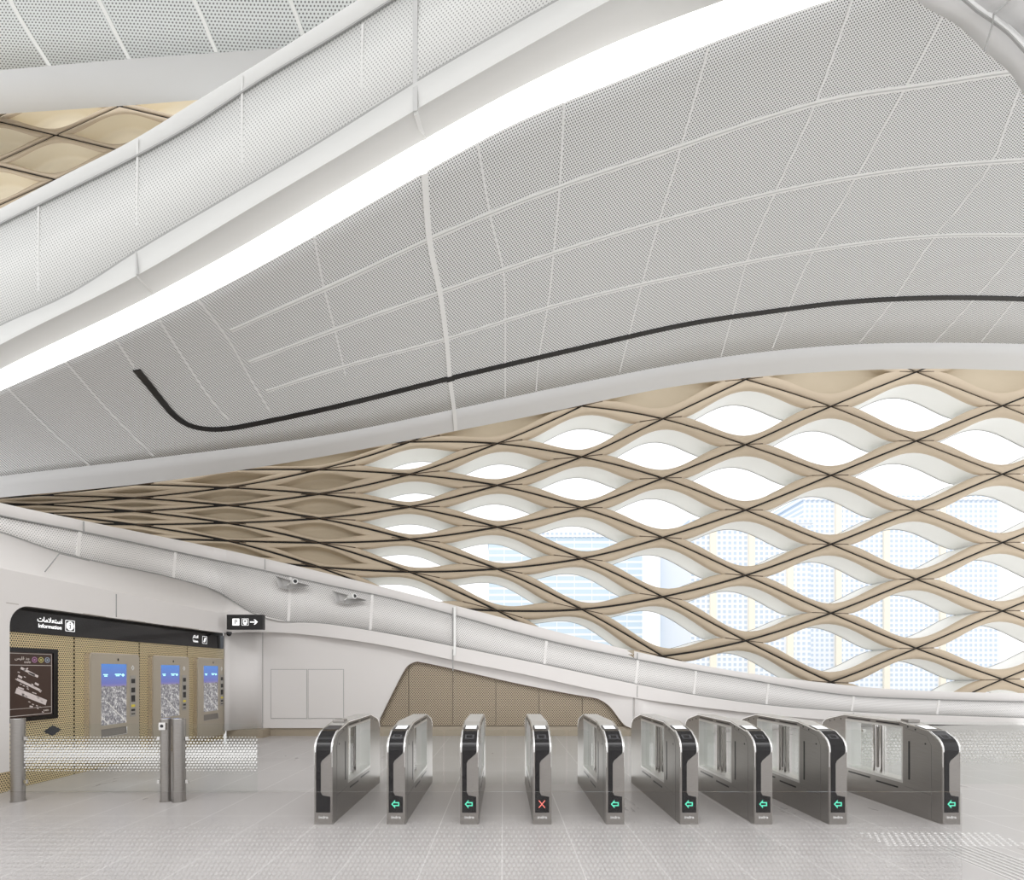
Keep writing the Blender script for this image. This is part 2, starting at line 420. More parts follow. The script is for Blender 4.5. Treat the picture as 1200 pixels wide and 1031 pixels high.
# band crossing the corner overhead
B0 = [(1000, -70), (1073, 0), (1121, 29), (1154, 60), (1181, 83), (1198, 108), (1228, 165), (1255, 240), (1272, 330), (1290, 470), (1310, 640)]
B1 = [(1040, -90), (1130, 0), (1160, 23), (1180, 38), (1198, 57), (1222, 85), (1255, 140), (1285, 220), (1305, 320), (1325, 460), (1345, 630)]
B2 = [(1050, -95), (1141, 0), (1165, 17), (1183, 29), (1198, 43), (1226, 72), (1262, 130), (1296, 210), (1320, 315), (1342, 455), (1362, 625)]
B3 = [(1160, -160), (1220, -60), (1260, -30), (1290, 0), (1320, 20), (1350, 60), (1390, 120), (1420, 200), (1440, 300), (1460, 440), (1480, 610)]


def strip(name, A, B, ya, yb, mtl, **props):
    a = smooth_line(A, 40); b = smooth_line(B, 40); bm = bmesh.new()
    va = [bm.verts.new(U(x, y, ya)) for x, y in a]; vb = [bm.verts.new(U(x, y, yb)) for x, y in b]
    for i in range(40): bm.faces.new((va[i], va[i+1], vb[i+1], vb[i])).smooth = True
    me = bpy.data.meshes.new(name); bm.to_mesh(me); bm.free()
    o = link(name, me, mtl, **props); md = o.modifiers.new('thickness', 'SOLIDIFY'); md.thickness = .06; return o


strip('trim_4', B0, B1, 6.5, 6.22, WHITE, kind='structure', label='smooth white band crossing the top corner')
strip('trim_5', B1, B2, 6.24, 6.2, WHITE, kind='structure')
strip('trim_6', B2, B3, 6.2, 5.75, WHITE, kind='structure', label='grey underside panels above the corner band')
bm = bmesh.new()
batten(bm, smooth_line(B1, 30), lambda x, y: 6.19, .02, .01, .02)
batten(bm, [(1165, 16), (1163, 30), (1154, 59)], lambda x, y: 6.15, .016, .0, .01)
batten(bm, [(1165, 16), (1182, 1), (1210, -25)], lambda x, y: 6.0, .016, .0, .01)
bm_obj('corner_joint', bm, GREYJ, kind='structure')

# ---------------------------------------------------------------- lower beam
Z305 = lambda px, Y: HY - (3.05 - EYE) * F / Y
FY = curve([(-200, 5.16), (-100, 5.91), (0, 6.915), (50, 7.555), (100, 8.327), (150, 9.273), (200, 10.46), (235, 11.49), (262, 12.3), (285, 12.68), (307, 12.85), (400, 12.85), (600, 12.85), (741, 13.0), (860, 13.9), (1000, 15.1), (1106, 15.75), (1200, 15.95), (1400, 16.1)])
D2 = curve([(-200, 575), (-100, 600), (0, 623), (70, 647), (105, 656), (210, 679), (259, 694.8), (290, 715.5), (311, 724), (381, 730.6), (460, 743), (530, 756.7), (640, 779), (747, 801.7), (800, 811.7), (900, 826), (1000, 834), (1122, 838.5), (1200, 841), (1400, 843)])
D1 = curve([(-200, 553), (-100, 580), (0, 603.7), (98, 623), (210, 647), (311, 668.5), (381, 684.5), (460, 701), (527, 719), (633, 748), (747, 772.5), (860, 793), (1000, 815), (1100, 819.5), (1200, 822), (1400, 824)])
D0 = curve([(-200, 538), (-100, 565), (0, 589), (98, 610), (196, 630), (280, 647.5), (399, 675.5), (533, 709.3), (633, 735), (733, 760.5), (800, 775), (880, 789), (967, 800), (1033, 806.5), (1100, 810), (1200, 812), (1400, 813)])
D3t = curve([(262, 742), (300, 740.4), (401, 748.5), (460, 758), (527, 772.5), (600, 787), (741, 817), (860, 833), (960, 842.5), (1040, 847), (1106, 849), (1200, 849.3), (1400, 849.8)])
Y2 = curve([(-200, 5.7), (-100, 6.5), (0, 7.6), (105, 9.15), (210, 11.75), (259, 12.65), (290, 12.75), (330, 12.9), (600, 12.9), (741, 13.05), (860, 13.95), (1000, 15.15), (1106, 15.8), (1200, 16.0), (1400, 16.15)])


def FP(x):
    if x <= 262: return Z305(x, FY(x))
    k = min((x - 262) / 30.0, 1); return (HY - (3.05 - EYE) * F / FY(x)) * (1-k) + (D2(x) + .4) * k if k < 1 else D2(x) + .4


def D3(x): return HY - (2.586 - EYE) * F / FY(x) if x < 262 else D3t(x) + max(0, (285 - x)) * 0.0


dF = lambda x, y: FY(x); d2 = lambda x, y: Y2(x); d1 = lambda x, y: Y2(x) + .15; d0 = lambda x, y: Y2(x) + .25
loft('beam_top', [(lambda x: D0(x) + 1, lambda x, y: Y2(x) + 1.0), (D0, d0), (D1, d1)], -180, 1400, 110, WARMW, .04, kind='structure', label='smooth white top edge of the low curved beam')
loft('beam_band', [(D1, lambda x, y: Y2(x) + .16), (D2, lambda x, y: Y2(x) + .01)], -180, 1400, 110, PERFB, .04, kind='structure', label='perforated white band of the low curved beam')
loft('beam_fascia', [(D2, d2), (FP, dF), (D3, dF), (lambda x: D3(x) + .4, lambda x, y: FY(x) + .2)], -180, 1400, 160, WARMW, .04, kind='structure', label='smooth white fascia of the low curved beam above the ticket machines')
bm = bmesh.new()
for c_, d_ in ((D1, lambda x, y: Y2(x) + .14), (D2, lambda x, y: Y2(x) - .01)): batten(bm, along(c_, -150, 1380, 90), d_, .016, .008, .02)
batten(bm, [(98, 611), (98.2, 623)], d1, .014, .01, .02); batten(bm, [(310.5, 655), (310.5, 667)], d1, .014, .01, .02)
batten(bm, [(747, 765), (747, 772)], d1, .014, .01, .02); batten(bm, [(747, 803), (746.5, 817)], dF, .014, .01, .02)
batten(bm, [(1000, 835), (1000, 844)], dF, .014, .01, .02)
batten(bm, [(136, 696), (136, 723)], dF, .012, .01, .02)
batten(bm, [(105, 657), (70, 648.5), (53, 670)], lambda x, y: (FY(x) + Y2(x)) / 2 - .3, .012, .0, .01)
bm_obj('beam_groove', bm, GREYJ, kind='structure')
bm = bmesh.new()
dB = lambda x, y: Y2(x) + .16 - .15 * min(max((y - D1(x)) / (D2(x) - D1(x)), 0), 1)
xs_ = [-30, 93, 205, 340, 436, 533.5, 640, 747, 815, 900, 1000, 1100]
for x in xs_[1:]:
    if x == 533.5: continue
    batten(bm, [(x + .5, D1(x) + 1), (x - 2, D2(x) - 1)], dB, .07, .006, .012)
bm_obj('beam_panel_joint', bm, mat('beam_strip', (.78, .76, .74), .5), kind='structure')
bm = bmesh.new()
batten(bm, [(533, 711), (533, 757), (532.5, 768)], lambda a, b: dB(a, b) if b < 757 else FY(a) - .02, .06, .02, .03)
bm_obj('beam_expansion_joint', bm, SEAM, kind='structure')
bm = bmesh.new(); batten(bm, [(530.8, 712), (530.8, 770), (530.8, 786)], lambda a, b: dB(a, b) if b < 757 else FY(a) - .02, .025, .022, .03)
bm_obj('beam_expansion_gap', bm, GREYJ, kind='structure')

# ---------------------------------------------------------------- facade lattice
cx_ = curve([(-11, -190), (-10, -72), (-9, 45), (-8, 158), (-7, 267), (-6, 374), (-5, 480), (-4, 583), (-3, 682), (-2, 777), (-1, 874), (0, 974), (1, 1074), (2, 1175), (3, 1276), (4, 1378), (5, 1480)])
ca_ = curve([(-11, 588), (-10, 582), (-9, 575), (-8, 567.5), (-7, 560.6), (-6, 550), (-5, 536.6), (-4, 519.5), (-3, 505.3), (-2, 490.5), (-1, 482.6), (0, 476), (1, 476), (2, 475.2), (3, 476), (5, 480)])
cb_ = curve([(-11, 1.6), (-10, 3), (-9, 5.2), (-8, 7.8), (-7, 10.4), (-6, 14.3), (-5, 19.05), (-4, 24.5), (-3, 29.8), (-2, 34.8), (-1, 38.3), (0, 40.4), (1, 40.5), (2, 40.1), (5, 40)])
cY_ = curve([(-11, 12.2), (-9, 13.0), (-6, 14.6), (-4, 15.6), (-2, 16.5), (0, 17.3), (3, 18.2), (5, 18.6)])


def LP(c, r): return U(cx_(c), ca_(c) + cb_(c) * r, cY_(c) - .04 * (r - 3))


def LP2(c, r): return U(65 + 75*c, 158 - 8*c + 26*r, 15.6 + .25*c)


def lens(s, hw, hh):
    return s * hw, hh * (0.5 + 0.5 * math.cos(math.pi * abs(s))) ** .8


def panel(P, c, r, open_, name, deep, hw, hh, label, nm=None):
    """one diamond panel of the facade with its wave-shaped opening or niche"""
    e = .05
    def W3(a, b, d):
        p = P(c + a, r - b); N = (P(c + a + e, r - b) - P(c + a - e, r - b)).cross(P(c + a, r - b - e) - P(c + a, r - b + e)).normalized()
        if N.y > 0: N = -N
        return p - N * d
    w = (P(c+1, r) - P(c-1, r)).length / 2; h = (P(c, r+1) - P(c, r-1)).length / 2
    k = 1 - .030 / (w*h / math.hypot(w, h)); k = max(k, .6)
    S = 20
    def ring(fn, d):
        up = [(s, 1) for s in [-1 + 2*i/S for i in range(S+1)]]; dn = [(s, -1) for s in [1 - 2*i/S for i in range(1, S)]]
        out = []
        for s, g in up + dn:
            a, b = fn(s); out.append(W3(a, g*b, d))
        return out
    dia = lambda s: (s*k, (1-abs(s))*k)
    def blend(f):      # between diamond edge and opening
        return lambda s: tuple(u*(1-f) + v*f for u, v in zip(dia(s), lens(s, hw, hh)))
    sc = lambda q, sx=0: (lambda s: (lens(s, hw, hh)[0]*q + sx, lens(s, hw, hh)[1]*q))
    def build(rings, cap=False):
        bm = bmesh.new(); V = [[bm.verts.new(p) for p in r_] for r_ in rings]; n = len(V[0])
        for a, b in zip(V, V[1:]):
            for i in range(n):
                f = bm.faces.new((a[i], a[(i+1) % n], b[(i+1) % n], b[i])); f.smooth = True
        if cap:
            q = bm.verts.new(sum((v.co for v in V[-1]), Vector()) / n)
            for i in range(n): bm.faces.new((V[-1][i], V[-1][(i+1) % n], q)).smooth = True
        return bm
    if open_:
        fr = [ring(dia, .22), ring(dia, .004), ring(dia, 0), ring(blend(.55), -.008), ring(blend(.9), 0), ring(blend(1), .05), ring(sc(.985), .12)]
        bm = build(fr); o = bm_obj(name, bm, SAND, kind='structure', label=label)
        rv = [ring(sc(.985), .12), ring(sc(.98), .3), ring(sc(.97), .6), ring(sc(.96), deep)]
        bm = build(rv); bm_obj('reveal', bm, REVEAL, o)
        bm = build([ring(sc(.96), deep), ring(sc(.945), deep), ring(sc(.945), deep - .02)]); bm_obj('edge_trim', bm, GREYJ, o)
    else:
        dd = min(deep, h * 1.1)
        fr = [ring(dia, .15), ring(dia, .004), ring(dia, 0), ring(blend(.55), -.015), ring(blend(.92), .0), ring(blend(1), dd*.1)]
        bm = build(fr); o = bm_obj(name, bm, SAND, kind='structure', label=label)
        rv = [ring(blend(1), dd*.1), ring(sc(.99), dd*.8), ring(sc(.85), dd), ring(sc(.4), dd*.95)]
        bm = build(rv, True); bm_obj('niche', bm, nm or NICHE, o)
    return o


CREAMGLOW = mat('cream_niche_panel', (.86, .78, .62), .6)  # cream lightened to imitate light glowing inside the upper niches
wn = 0; jb = bmesh.new()
ord_ = ['first', 'second', 'third', 'fourth', 'fifth', 'sixth', 'seventh', 'eighth', 'ninth', 'tenth', 'eleventh', 'twelfth', 'thirteenth', 'fourteenth', 'fifteenth']
for c in range(-10, 4):
    for r in range(-4, 13):
        if (c + r) % 2 == 0: continue
        x = cx_(c); ym = ca_(c) + cb_(c) * r; x0, x1 = cx_(c-1), cx_(c+1)
        if x0 > 1330 or x1 < -60: continue
        ok = any(LB(xx) - 8 < yy < D0(xx) + 8 for xx, yy in ((x, ym), (x, ym - cb_(c)), (x, ym + cb_(c)), (x0, ca_(c-1) + cb_(c-1)*r), (x1, ca_(c+1) + cb_(c+1)*r), (x, ym + cb_(c)*.5)))
        if not ok: continue
        op = c >= -5 and r >= 0
        hw = float(np.interp(c, [-5, -4, -3, -2, 0], [.60, .66, .71, .75, .80])); hh = float(np.interp(c, [-5, -3, 0], [.66, .69, .71]))
        if c < -5: hw, hh = (.52, .64) if c > -8 else (.35, .35)
        if r < 0: hw, hh = .72, .62
        if op: wn += 1
        lab = ('diamond facade panel with a wave-shaped daylight opening, ' if op else 'closed sand-coloured diamond facade panel, ') + f'column {ord_[c+10]}, row {ord_[r+4 if r+4 < 15 else 14]}'
        panel(LP, c, r, op, f'window_{wn}' if op else 'wall_panel', .95 if op else .3, hw, hh, lab)
        # dark joints beneath the panel edges and creases at the tips
nm = lambda c, r: (LP(c + .05, r) - LP(c - .05, r)).cross(LP(c, r - .05) - LP(c, r + .05)).normalized()


def jstrip(P, bm, pa, pb, w, d):
    n = 6; rows = []
    for i in range(n + 1):
        t_ = i / n; c, r = pa[0]*(1-t_) + pb[0]*t_, pa[1]*(1-t_) + pb[1]*t_
        p = P(c, r); N = (P(c+.05, r) - P(c-.05, r)).cross(P(c, r-.05) - P(c, r+.05)).normalized()
        if N.y > 0: N = -N
        T = (P(pb[0], pb[1]) - P(pa[0], pa[1])).normalized(); S = T.cross(N).normalized() * w/2
        rows.append([bm.verts.new(p - N*d + S), bm.verts.new(p - N*d - S), bm.verts.new(p - N*(d+.05) - S), bm.verts.new(p - N*(d+.05) + S)])
    for a, b in zip(rows, rows[1:]):
        for q in range(4): bm.faces.new((a[q], a[(q+1) % 4], b[(q+1) % 4], b[q]))


for c in range(-11, 4):
    for r in range(-4, 13):
        if (c + r) % 2: continue
        for dr in (-1, 1):
            xm = cx_(c + .5); ymid = ca_(c + .5) + cb_(c + .5) * (r + dr*.5)
            if -80 < xm < 1340 and LB(xm) - 45 < ymid < D0(xm) + 45: jstrip(LP, jb, (c, r), (c+1, r+dr), .10, .035)
bm_obj('wall_lattice_joint', jb, DARKJ, kind='structure', label='black joint lines between the diamond facade panels')
jb = bmesh.new()
for c in range(-7, 4):
    for r in range(-1, 12):
        if (c + r) % 2 == 0: continue
        x = cx_(c); ym = ca_(c) + cb_(c)*r
        if not (LB(x) - 20 < ym < D0(x) + 20): continue
        hw = float(np.interp(c, [-5, -4, -3, -2, 0], [.60, .66, .71, .75, .80])) if c >= -5 else .8
        jstrip(LP, jb, (c - .98, r), (c - hw + .0, r), .022, -.018); jstrip(LP, jb, (c + hw, r), (c + .98, r), .022, -.018)
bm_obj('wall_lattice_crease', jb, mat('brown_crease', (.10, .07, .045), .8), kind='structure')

# upper lattice seen over the bridge
for c in range(-2, 5):
    for r in range(-4, 7):
        if (c + r) % 2 == 0: continue
        if not (70 - 5*c < 158 - 8*c + 26*r < 300 - 40*c): continue
        panel(LP2, c, r, False, 'wall_panel', .5, .82, .70, f'closed diamond panel high above the bridge, column {ord_[c+2]}, row {ord_[r+4]}', CREAMGLOW)
jb = bmesh.new()
for c in range(-3, 5):
    for r in range(-5, 8):
        if (c + r) % 2: continue
        for dr in (-1, 1): jstrip(LP2, jb, (c, r), (c+1, r+dr), .10, .035)
bm_obj('wall_upper_lattice_joint', jb, DARKJ, kind='structure')
# upper ceiling over it
T0 = curve([(-200, 147), (0, 133.6), (101, 127), (232, 117), (420, 98), (700, 70)]); T1 = curve([(-200, 95), (0, 82), (146, 69.5), (300, 58.5), (500, 42), (700, 25)])
TY = lambda x: 14.4 + .001 * x
dT = lambda x, y: (17.0 - EYE - .004 * (T1(x) - y)) * F / (HY - y) if y < T1(x) else None
loft('trim_7', [(T1, lambda x, y: 15.25*F/(HY-y)), (T0, lambda x, y: TY(x)), (lambda x: T0(x) - 3, lambda x, y: TY(x) + .9)], -180, 650, 40, WHITE, .05, kind='structure', label='smooth white lip of the upper ceiling')
loft('ceiling_upper', [((lambda k: (lambda x: T1(x) - 40*k))(k), lambda x, y: 15.25*F/(HY-y)) for k in range(6)][::-1], -180, 700, 40, perf('perforated_upper_ceiling', (.74, .76, .75), (.16, .16, .16), .085, .021), .05, kind='structure', label='perforated ceiling high over the bridge')
bm = bmesh.new(); dU = lambda x, y: 15.25*F/(HY-y)
for p in ([(-10, -60), (15, 5), (58, 76)], [(84, -60), (116, 0), (151, 68)], [(195, -60), (228, 0), (253, 60)], [(330, -30), (355, 40)]): batten(bm, smooth_line(p, 8), dU, .09, .02, .03)
bm_obj('ceiling_upper_joint', bm, SEAM, kind='structure')

# ---------------------------------------------------------------- floor and walls
bm = bmesh.new(); add_box(bm, -14, 16, -8, 17.5, -.1, 0)
bm_obj('floor', bm, FLOOR, kind='structure', label='grey stone tile floor')
bm = bmesh.new(); add_box(bm, -15, 17, -9, 4.6, 12.5, 12.7)
add_box(bm, -15, 17, -9.2, -9, -.1, 12.7)
bm_obj('ceiling_rear', bm, WHITE, kind='structure', label='white ceiling of the hall behind the bridge')
XL = -6.8
bm = bmesh.new()
arc = [(7.05, .28), (7.05, 2.28)] + [(7.35 - .30*math.cos(math.radians(a)), 2.286 + .30*math.sin(math.radians(a))) for a in range(10, 91, 10)]
add_prism(bm, [[(5.0, .28)] + arc + [(5.0, 2.586)]], WALLX(XL), -.10, .001)
bm_obj('wall_left', bm, WARMW, kind='structure', label='smooth white wall pier beside the ticket machines')
bm = bmesh.new(); add_box(bm, XL - .12, XL - .03, 5.0, 7.06, 0, .28); bm_obj('baseboard_left', bm, GOLD, kind='structure')
bm = bmesh.new(); add_box(bm, XL - .16, XL - .0, 7.0, 12.45, 2.586, 2.60)
bm_obj('trim_8', bm, mat('recess_head', (.5, .46, .42), .5), kind='structure')
# recess lining: four gold panels
XR = -6.9
ys = [6.95, 8.23, 9.70, 11.17, 12.64]
for i in range(4):
    bm = bmesh.new(); add_box(bm, XR - .05, XR, ys[i] + .013, ys[i+1] - .013, 0.0, 2.21)
    bm_obj('wall_lining', bm, GOLD, kind='structure', label=f'gold perforated wall panel, {ord_[i]} along the ticket machine recess')
bm = bmesh.new(); add_box(bm, XR - .10, XR - .05, 6.9, 12.7, 0, 2.6); bm_obj('wall_recess_back', bm, DARKJ, kind='structure')

# back wall: curved corner, flat part with a slanted opening, and the piece under the beam
YW = 13.1
q = lambda px, py: ((px - CX)*YW/F, EYE - (py - HY)*YW/F)
bm = bmesh.new()
cor = [(-6.8, 12.44), (-6.76, 12.62), (-6.66, 12.80), (-6.52, 12.94), (-6.36, 13.04), (-6.18, 13.1)]
for (xa, ya), (xb, yb) in zip(cor, cor[1:]):
    f = bm.faces.new([bm.verts.new(v) for v in ((xa, ya, .21), (xb, yb, .21), (xb, yb, 2.75), (xa, ya, 2.75))]); f.smooth = True
bmesh.ops.remove_doubles(bm, verts=bm.verts, dist=1e-4)
o = bm_obj('wall_corner', bm, WARMW, kind='structure', smooth=True, label='rounded white wall corner beside the last ticket machine'); md = o.modifiers.new('thickness', 'SOLIDIFY'); md.thickness = .05
out = [q(307, 853), q(441, 853), q(446, 841), q(462, 809), q(474, 786), q(479, 779.5), q(486.5, 775.7), q(494, 776), q(530, 783.5), q(600, 799.6), q(660, 811.5), q(695, 817.5), q(704, 820.6), q(711, 825), q(717, 831), q(724, 840), q(730, 848), q(735, 851.5), q(739, 853), q(743, 853)]
out += [q(743, 800), q(600, 770), q(480, 745), q(307, 730)]
bm = bmesh.new(); add_prism(bm, [out], FACEY(YW), -.08, 0)
bm_obj('wall_back', bm, WARMW, kind='structure', label='white back wall with the slanted bronze opening')
bm = bmesh.new(); tops = smooth_line([(446, 842), (462, 809.3), (474, 786.5), (479, 780), (486.5, 776.2), (494, 776.5), (530, 784), (600, 800), (660, 812), (695, 818), (704, 821), (711, 825.5), (717, 831.5), (730, 848.5), (738, 853)], 60)
add_path(bm, [Vector((q(*p)[0], YW - .005, q(*p)[1])) for p in tops], .014)
bm_obj('trim_9', bm, mat('bronze_edge', (.16, .12, .09), .5), kind='structure', label='dark edge trim around the bronze opening')
bx = [q(p, 800)[0] for p in (430, 478, 530, 581, 632, 683, 745)]
for a, b in zip(bx, bx[1:]):
    bm = bmesh.new(); add_box(bm, a + .012, b - .012, YW + .12, YW + .16, .26, 2.1); bm_obj('wall_bronze_panel', bm, BRONZE, kind='structure')
bm = bmesh.new(); add_box(bm, bx[0], bx[-1], YW + .16, YW + .2, 0, 2.2); bm_obj('wall_bronze_backing', bm, BRONZEP, kind='structure')
bm = bmesh.new(); add_box(bm, -6.8, bx[-1], YW + .06, YW + .119, 0, .24)
bm_obj('baseboard_back', bm, BRONZEP, kind='structure', label='plain bronze base strip under the back wall')
bm = bmesh.new(); add_box(bm, XR, -6.0, 12.75, YW + .05, 0, .205); bm_obj('baseboard_corner', bm, BRONZEP, kind='structure')
# wall under the beam towards the wide lane
WY = curve([(743, 13.1), (800, 13.6), (860, 14.15), (1000, 15.35), (1106, 15.98), (1200, 16.15), (1400, 16.3)])
bm = bmesh.new(); pr = None
for i in range(41):
    x = 743 + i*16.3; Y = WY(x); v = [bm.verts.new(U(x, D3t(x) - 6, Y)), bm.verts.new(((x - CX)*Y/F, Y, 0.0))]
    if pr: bm.faces.new((pr[0], pr[1], v[1], v[0])).smooth = True
    pr = v
o = bm_obj('wall_right', bm, WARMW, kind='structure', smooth=True, label='low white wall under the beam behind the last gates'); md = o.modifiers.new('thickness', 'SOLIDIFY'); md.thickness = .05
bm = bmesh.new(); add_box(bm, q(742, 0)[0]-.006, q(742, 0)[0]+.006, YW-.006, YW+.01, q(0, 853)[1], q(0, 818)[1])
add_box(bm, q(308, 0)[0]-.006, q(308, 0)[0]+.006, YW-.006, YW+.01, .21, 2.72); bm_obj('wall_joint', bm, GREYJ, kind='structure')
# flush service doors in the back wall
for k, (a, b) in enumerate(((317.5, 360), (361, 403))):
    x0, z0 = q(a, 842); x1, z1 = q(b, 784)
    bm = bmesh.new(); add_box(bm, x0 + .012, x1 - .012, YW - .014, YW - .001, z0 + .012, z1 - .012, .003)
    o = bm_obj(f'door_{k+1}', bm, WARMW, kind='structure', label='flush white service hatch leaf in the back wall')
    bm = bmesh.new(); add_prism(bm, [[(x0, z0), (x1, z0), (x1, z1), (x0, z1)], [(x0+.012, z0+.012), (x1-.012, z0+.012), (x1-.012, z1-.012), (x0+.012, z1-.012)]], FACEY(YW), .001, .004)
    bm_obj('door_frame', bm, GREYJ, o)

# ---------------------------------------------------------------- sign band over the machines
bt = thing('sign_band', 'long glossy black sign band reading Information above the gold recess', 'sign', (XR, 7.0, 2.2))
def under(o, root): o.parent = root; o.matrix_parent_inverse = Matrix.Translation(-root.location); return o
bm = bmesh.new(); add_box(bm, XR - .02, XR + .03, 6.98, 12.62, 2.21, 2.53, .004); under(bm_obj('board', bm, BLACKG), bt)
XT = XR + .031
YD, ZD = (0, 1, 0), (0, 0, 1)
ar = "\uFE95\uFE8E\uFEE3\uFE8E\uFEE0\uFECC\uFE98\uFEB3\uFE8D".replace('\uFE8E\uFEE0', '\uFEFC')
t_ = text_mesh("\uFE95\uFE8E\uFEE3\uFEFC\uFECC\uFE98\uFEB3\uFE8D", .105, LETTER, 'arabic_lettering', None, (XT, 7.76, 2.425), YD, ZD, squeeze=.95); under(t_, bt)
t_ = text_mesh("Information", .085, LETTER, 'lettering', None, (XT, 7.76, 2.33), YD, ZD, squeeze=1.0); under(t_, bt)
def info_icon(yc, zc, s):
    bm = bmesh.new(); add_prism(bm, [rrect(yc-s, yc+s, zc-s, zc+s, .01), rrect(yc-s+.008, yc+s-.008, zc-s+.008, zc+s-.008, .008)], WALLX(XT), 0, .002)
    stem = [(yc-.02, zc-.045), (yc+.02, zc-.045), (yc+.02, zc-.035), (yc+.012, zc-.035), (yc+.012, zc+.02), (yc-.018, zc+.02), (yc-.018, zc+.01), (yc-.01, zc+.01), (yc-.01, zc-.035), (yc-.02, zc-.035)]
    add_prism(bm, [disc(yc, zc, s*.78), stem, disc(yc, zc + .042, .014, 12)], WALLX(XT), 0, .002)
    return bm
under(bm_obj('information_symbol', info_icon(8.115, 2.375, .088), LETTER), bt)
t_ = text_mesh("\uFEAE\uFEDB\uFE8D\uFEAC\uFE98\uFEDF\uFE8D", .085, LETTER, 'arabic_lettering', None, (XT, 11.42, 2.43), YD, ZD); under(t_, bt)
t_ = text_mesh("Tickets", .068, LETTER, 'lettering', None, (XT, 11.42, 2.33), YD, ZD); under(t_, bt)
bm = bmesh.new(); add_prism(bm, [rrect(11.68, 11.86, 2.295, 2.465, .01), rrect(11.688, 11.852, 2.303, 2.457, .008)], WALLX(XT), 0, .002)
add_prism(bm, [[(11.72, 2.33), (11.78, 2.33), (11.83, 2.43), (11.77, 2.43)]], WALLX(XT), 0, .002); under(bm_obj('ticket_symbol', bm, LETTER), bt)

# ---------------------------------------------------------------- station map board
mb = thing('station_map', 'brown station map board in a black frame on the gold wall', 'poster', (XR, 7.45, .94))
bm = bmesh.new(); add_prism(bm, [rrect(6.98, 7.875, .94, 1.99, .01), rrect(6.99, 7.80, 1.0, 1.93, .005)], WALLX(XR), 0, .05); under(bm_obj('frame', bm, BLACKG), mb)
BROWN = mat('brown_map_print', (.055, .030, .022), .3); bm = bmesh.new(); add_box(bm, XR, XR + .03, 6.985, 7.805, .995, 1.935); under(bm_obj('board', bm, BROWN), mb)
XM = XR + .031; CREAM = mat('cream_map_print', (.62, .56, .52), .5)
bm = bmesh.new()
add_prism(bm, [rrect(7.0, 7.785, 1.02, 1.915, .01), rrect(7.008, 7.777, 1.028, 1.907, .01)], WALLX(XM), 0, .001)
add_prism(bm, [[(7.0, 1.74), (7.78, 1.74), (7.78, 1.748), (7.0, 1.748)]], WALLX(XM), 0, .001); add_prism(bm, [[(7.0, 1.12), (7.78, 1.12), (7.78, 1.126), (7.0, 1.126)]], WALLX(XM), 0, .001)
under(bm_obj('map_outline', bm, CREAM), mb)
bm = bmesh.new()
def slab(y0, z0, y1, z1, th):      # axonometric station floor
    dy, dz = y1 - y0, z1 - z0; L = math.hypot(dy, dz); ny, nz_ = -dz/L*th, dy/L*th
    add_prism(bm, [[(y0, z0), (y1, z1), (y1 + ny*.8, z1 + nz_), (y0 + ny*.8, z0 + nz_)]], WALLX(XM), 0, .001)
for y0, z0, y1, z1, th in ((7.28, 1.69, 7.55, 1.56, .035), (7.22, 1.53, 7.58, 1.36, .035), (7.20, 1.35, 7.68, 1.10 + .05, .08), (7.33, 1.66, 7.40, 1.69, .02), (7.24, 1.58, 7.3, 1.55, .03), (7.5, 1.47, 7.56, 1.44, .03), (7.24, 1.42, 7.33, 1.39, .02), (7.4, 1.62, 7.5, 1.58, .03), (7.42, 1.14, 7.47, 1.13, .02)):
    slab(y0, z0, y1, z1, th)
for k in range(26):
    y0 = random.uniform(7.2, 7.62); z0 = 1.52 - (y0 - 7.2)*.75 + random.choice((-.13, .02, .13)) + random.uniform(-.03, .03); slab(y0, z0, y0 + .03, z0 - .012, .012)
under(bm_obj('map_drawing', bm, mat('pink_cream_map', (.70, .62, .60), .5)), mb)
for k, cc in enumerate(((.45, .22, .40), (.55, .50, .18), (.35, .42, .52))):
    bm = bmesh.new(); yc = 7.50 + k*.105; add_prism(bm, [disc(yc, 1.825, .042), disc(yc, 1.825, .030)], WALLX(XM), 0, .001); add_prism(bm, [rrect(yc-.014, yc+.014, 1.81, 1.84, .006)], WALLX(XM), 0, .001)
    under(bm_obj('line_symbol', bm, mat('map_symbol', cc, .5)), mb)
t_ = text_mesh("\uFEB2\uFEF4\uFE8E\uFED7 \uFEAA\uFE9F", .06, CREAM, 'lettering', None, (XM, 7.31, 1.84), YD, ZD); under(t_, mb)
t_ = text_mesh("KAFD", .04, CREAM, 'lettering', None, (XM, 7.39, 1.785), YD, ZD); under(t_, mb)
t_ = text_mesh("KAFD", .035, CREAM, 'lettering', None, (XM, 7.69, 1.07), YD, ZD); under(t_, mb)
bm = bmesh.new(); add_prism(bm, [[(7.675, .75), (7.83, .67), (7.985, .75), (7.83, .83)]], WALLX(XR), 0, .008)
bm_obj('door_pull', bm, mat('dark_slate', (.03, .032, .04), .4), label='small dark diamond plate on the gold wall below the station map', category='plate')  # plain dark rhombus plate on the gold wall

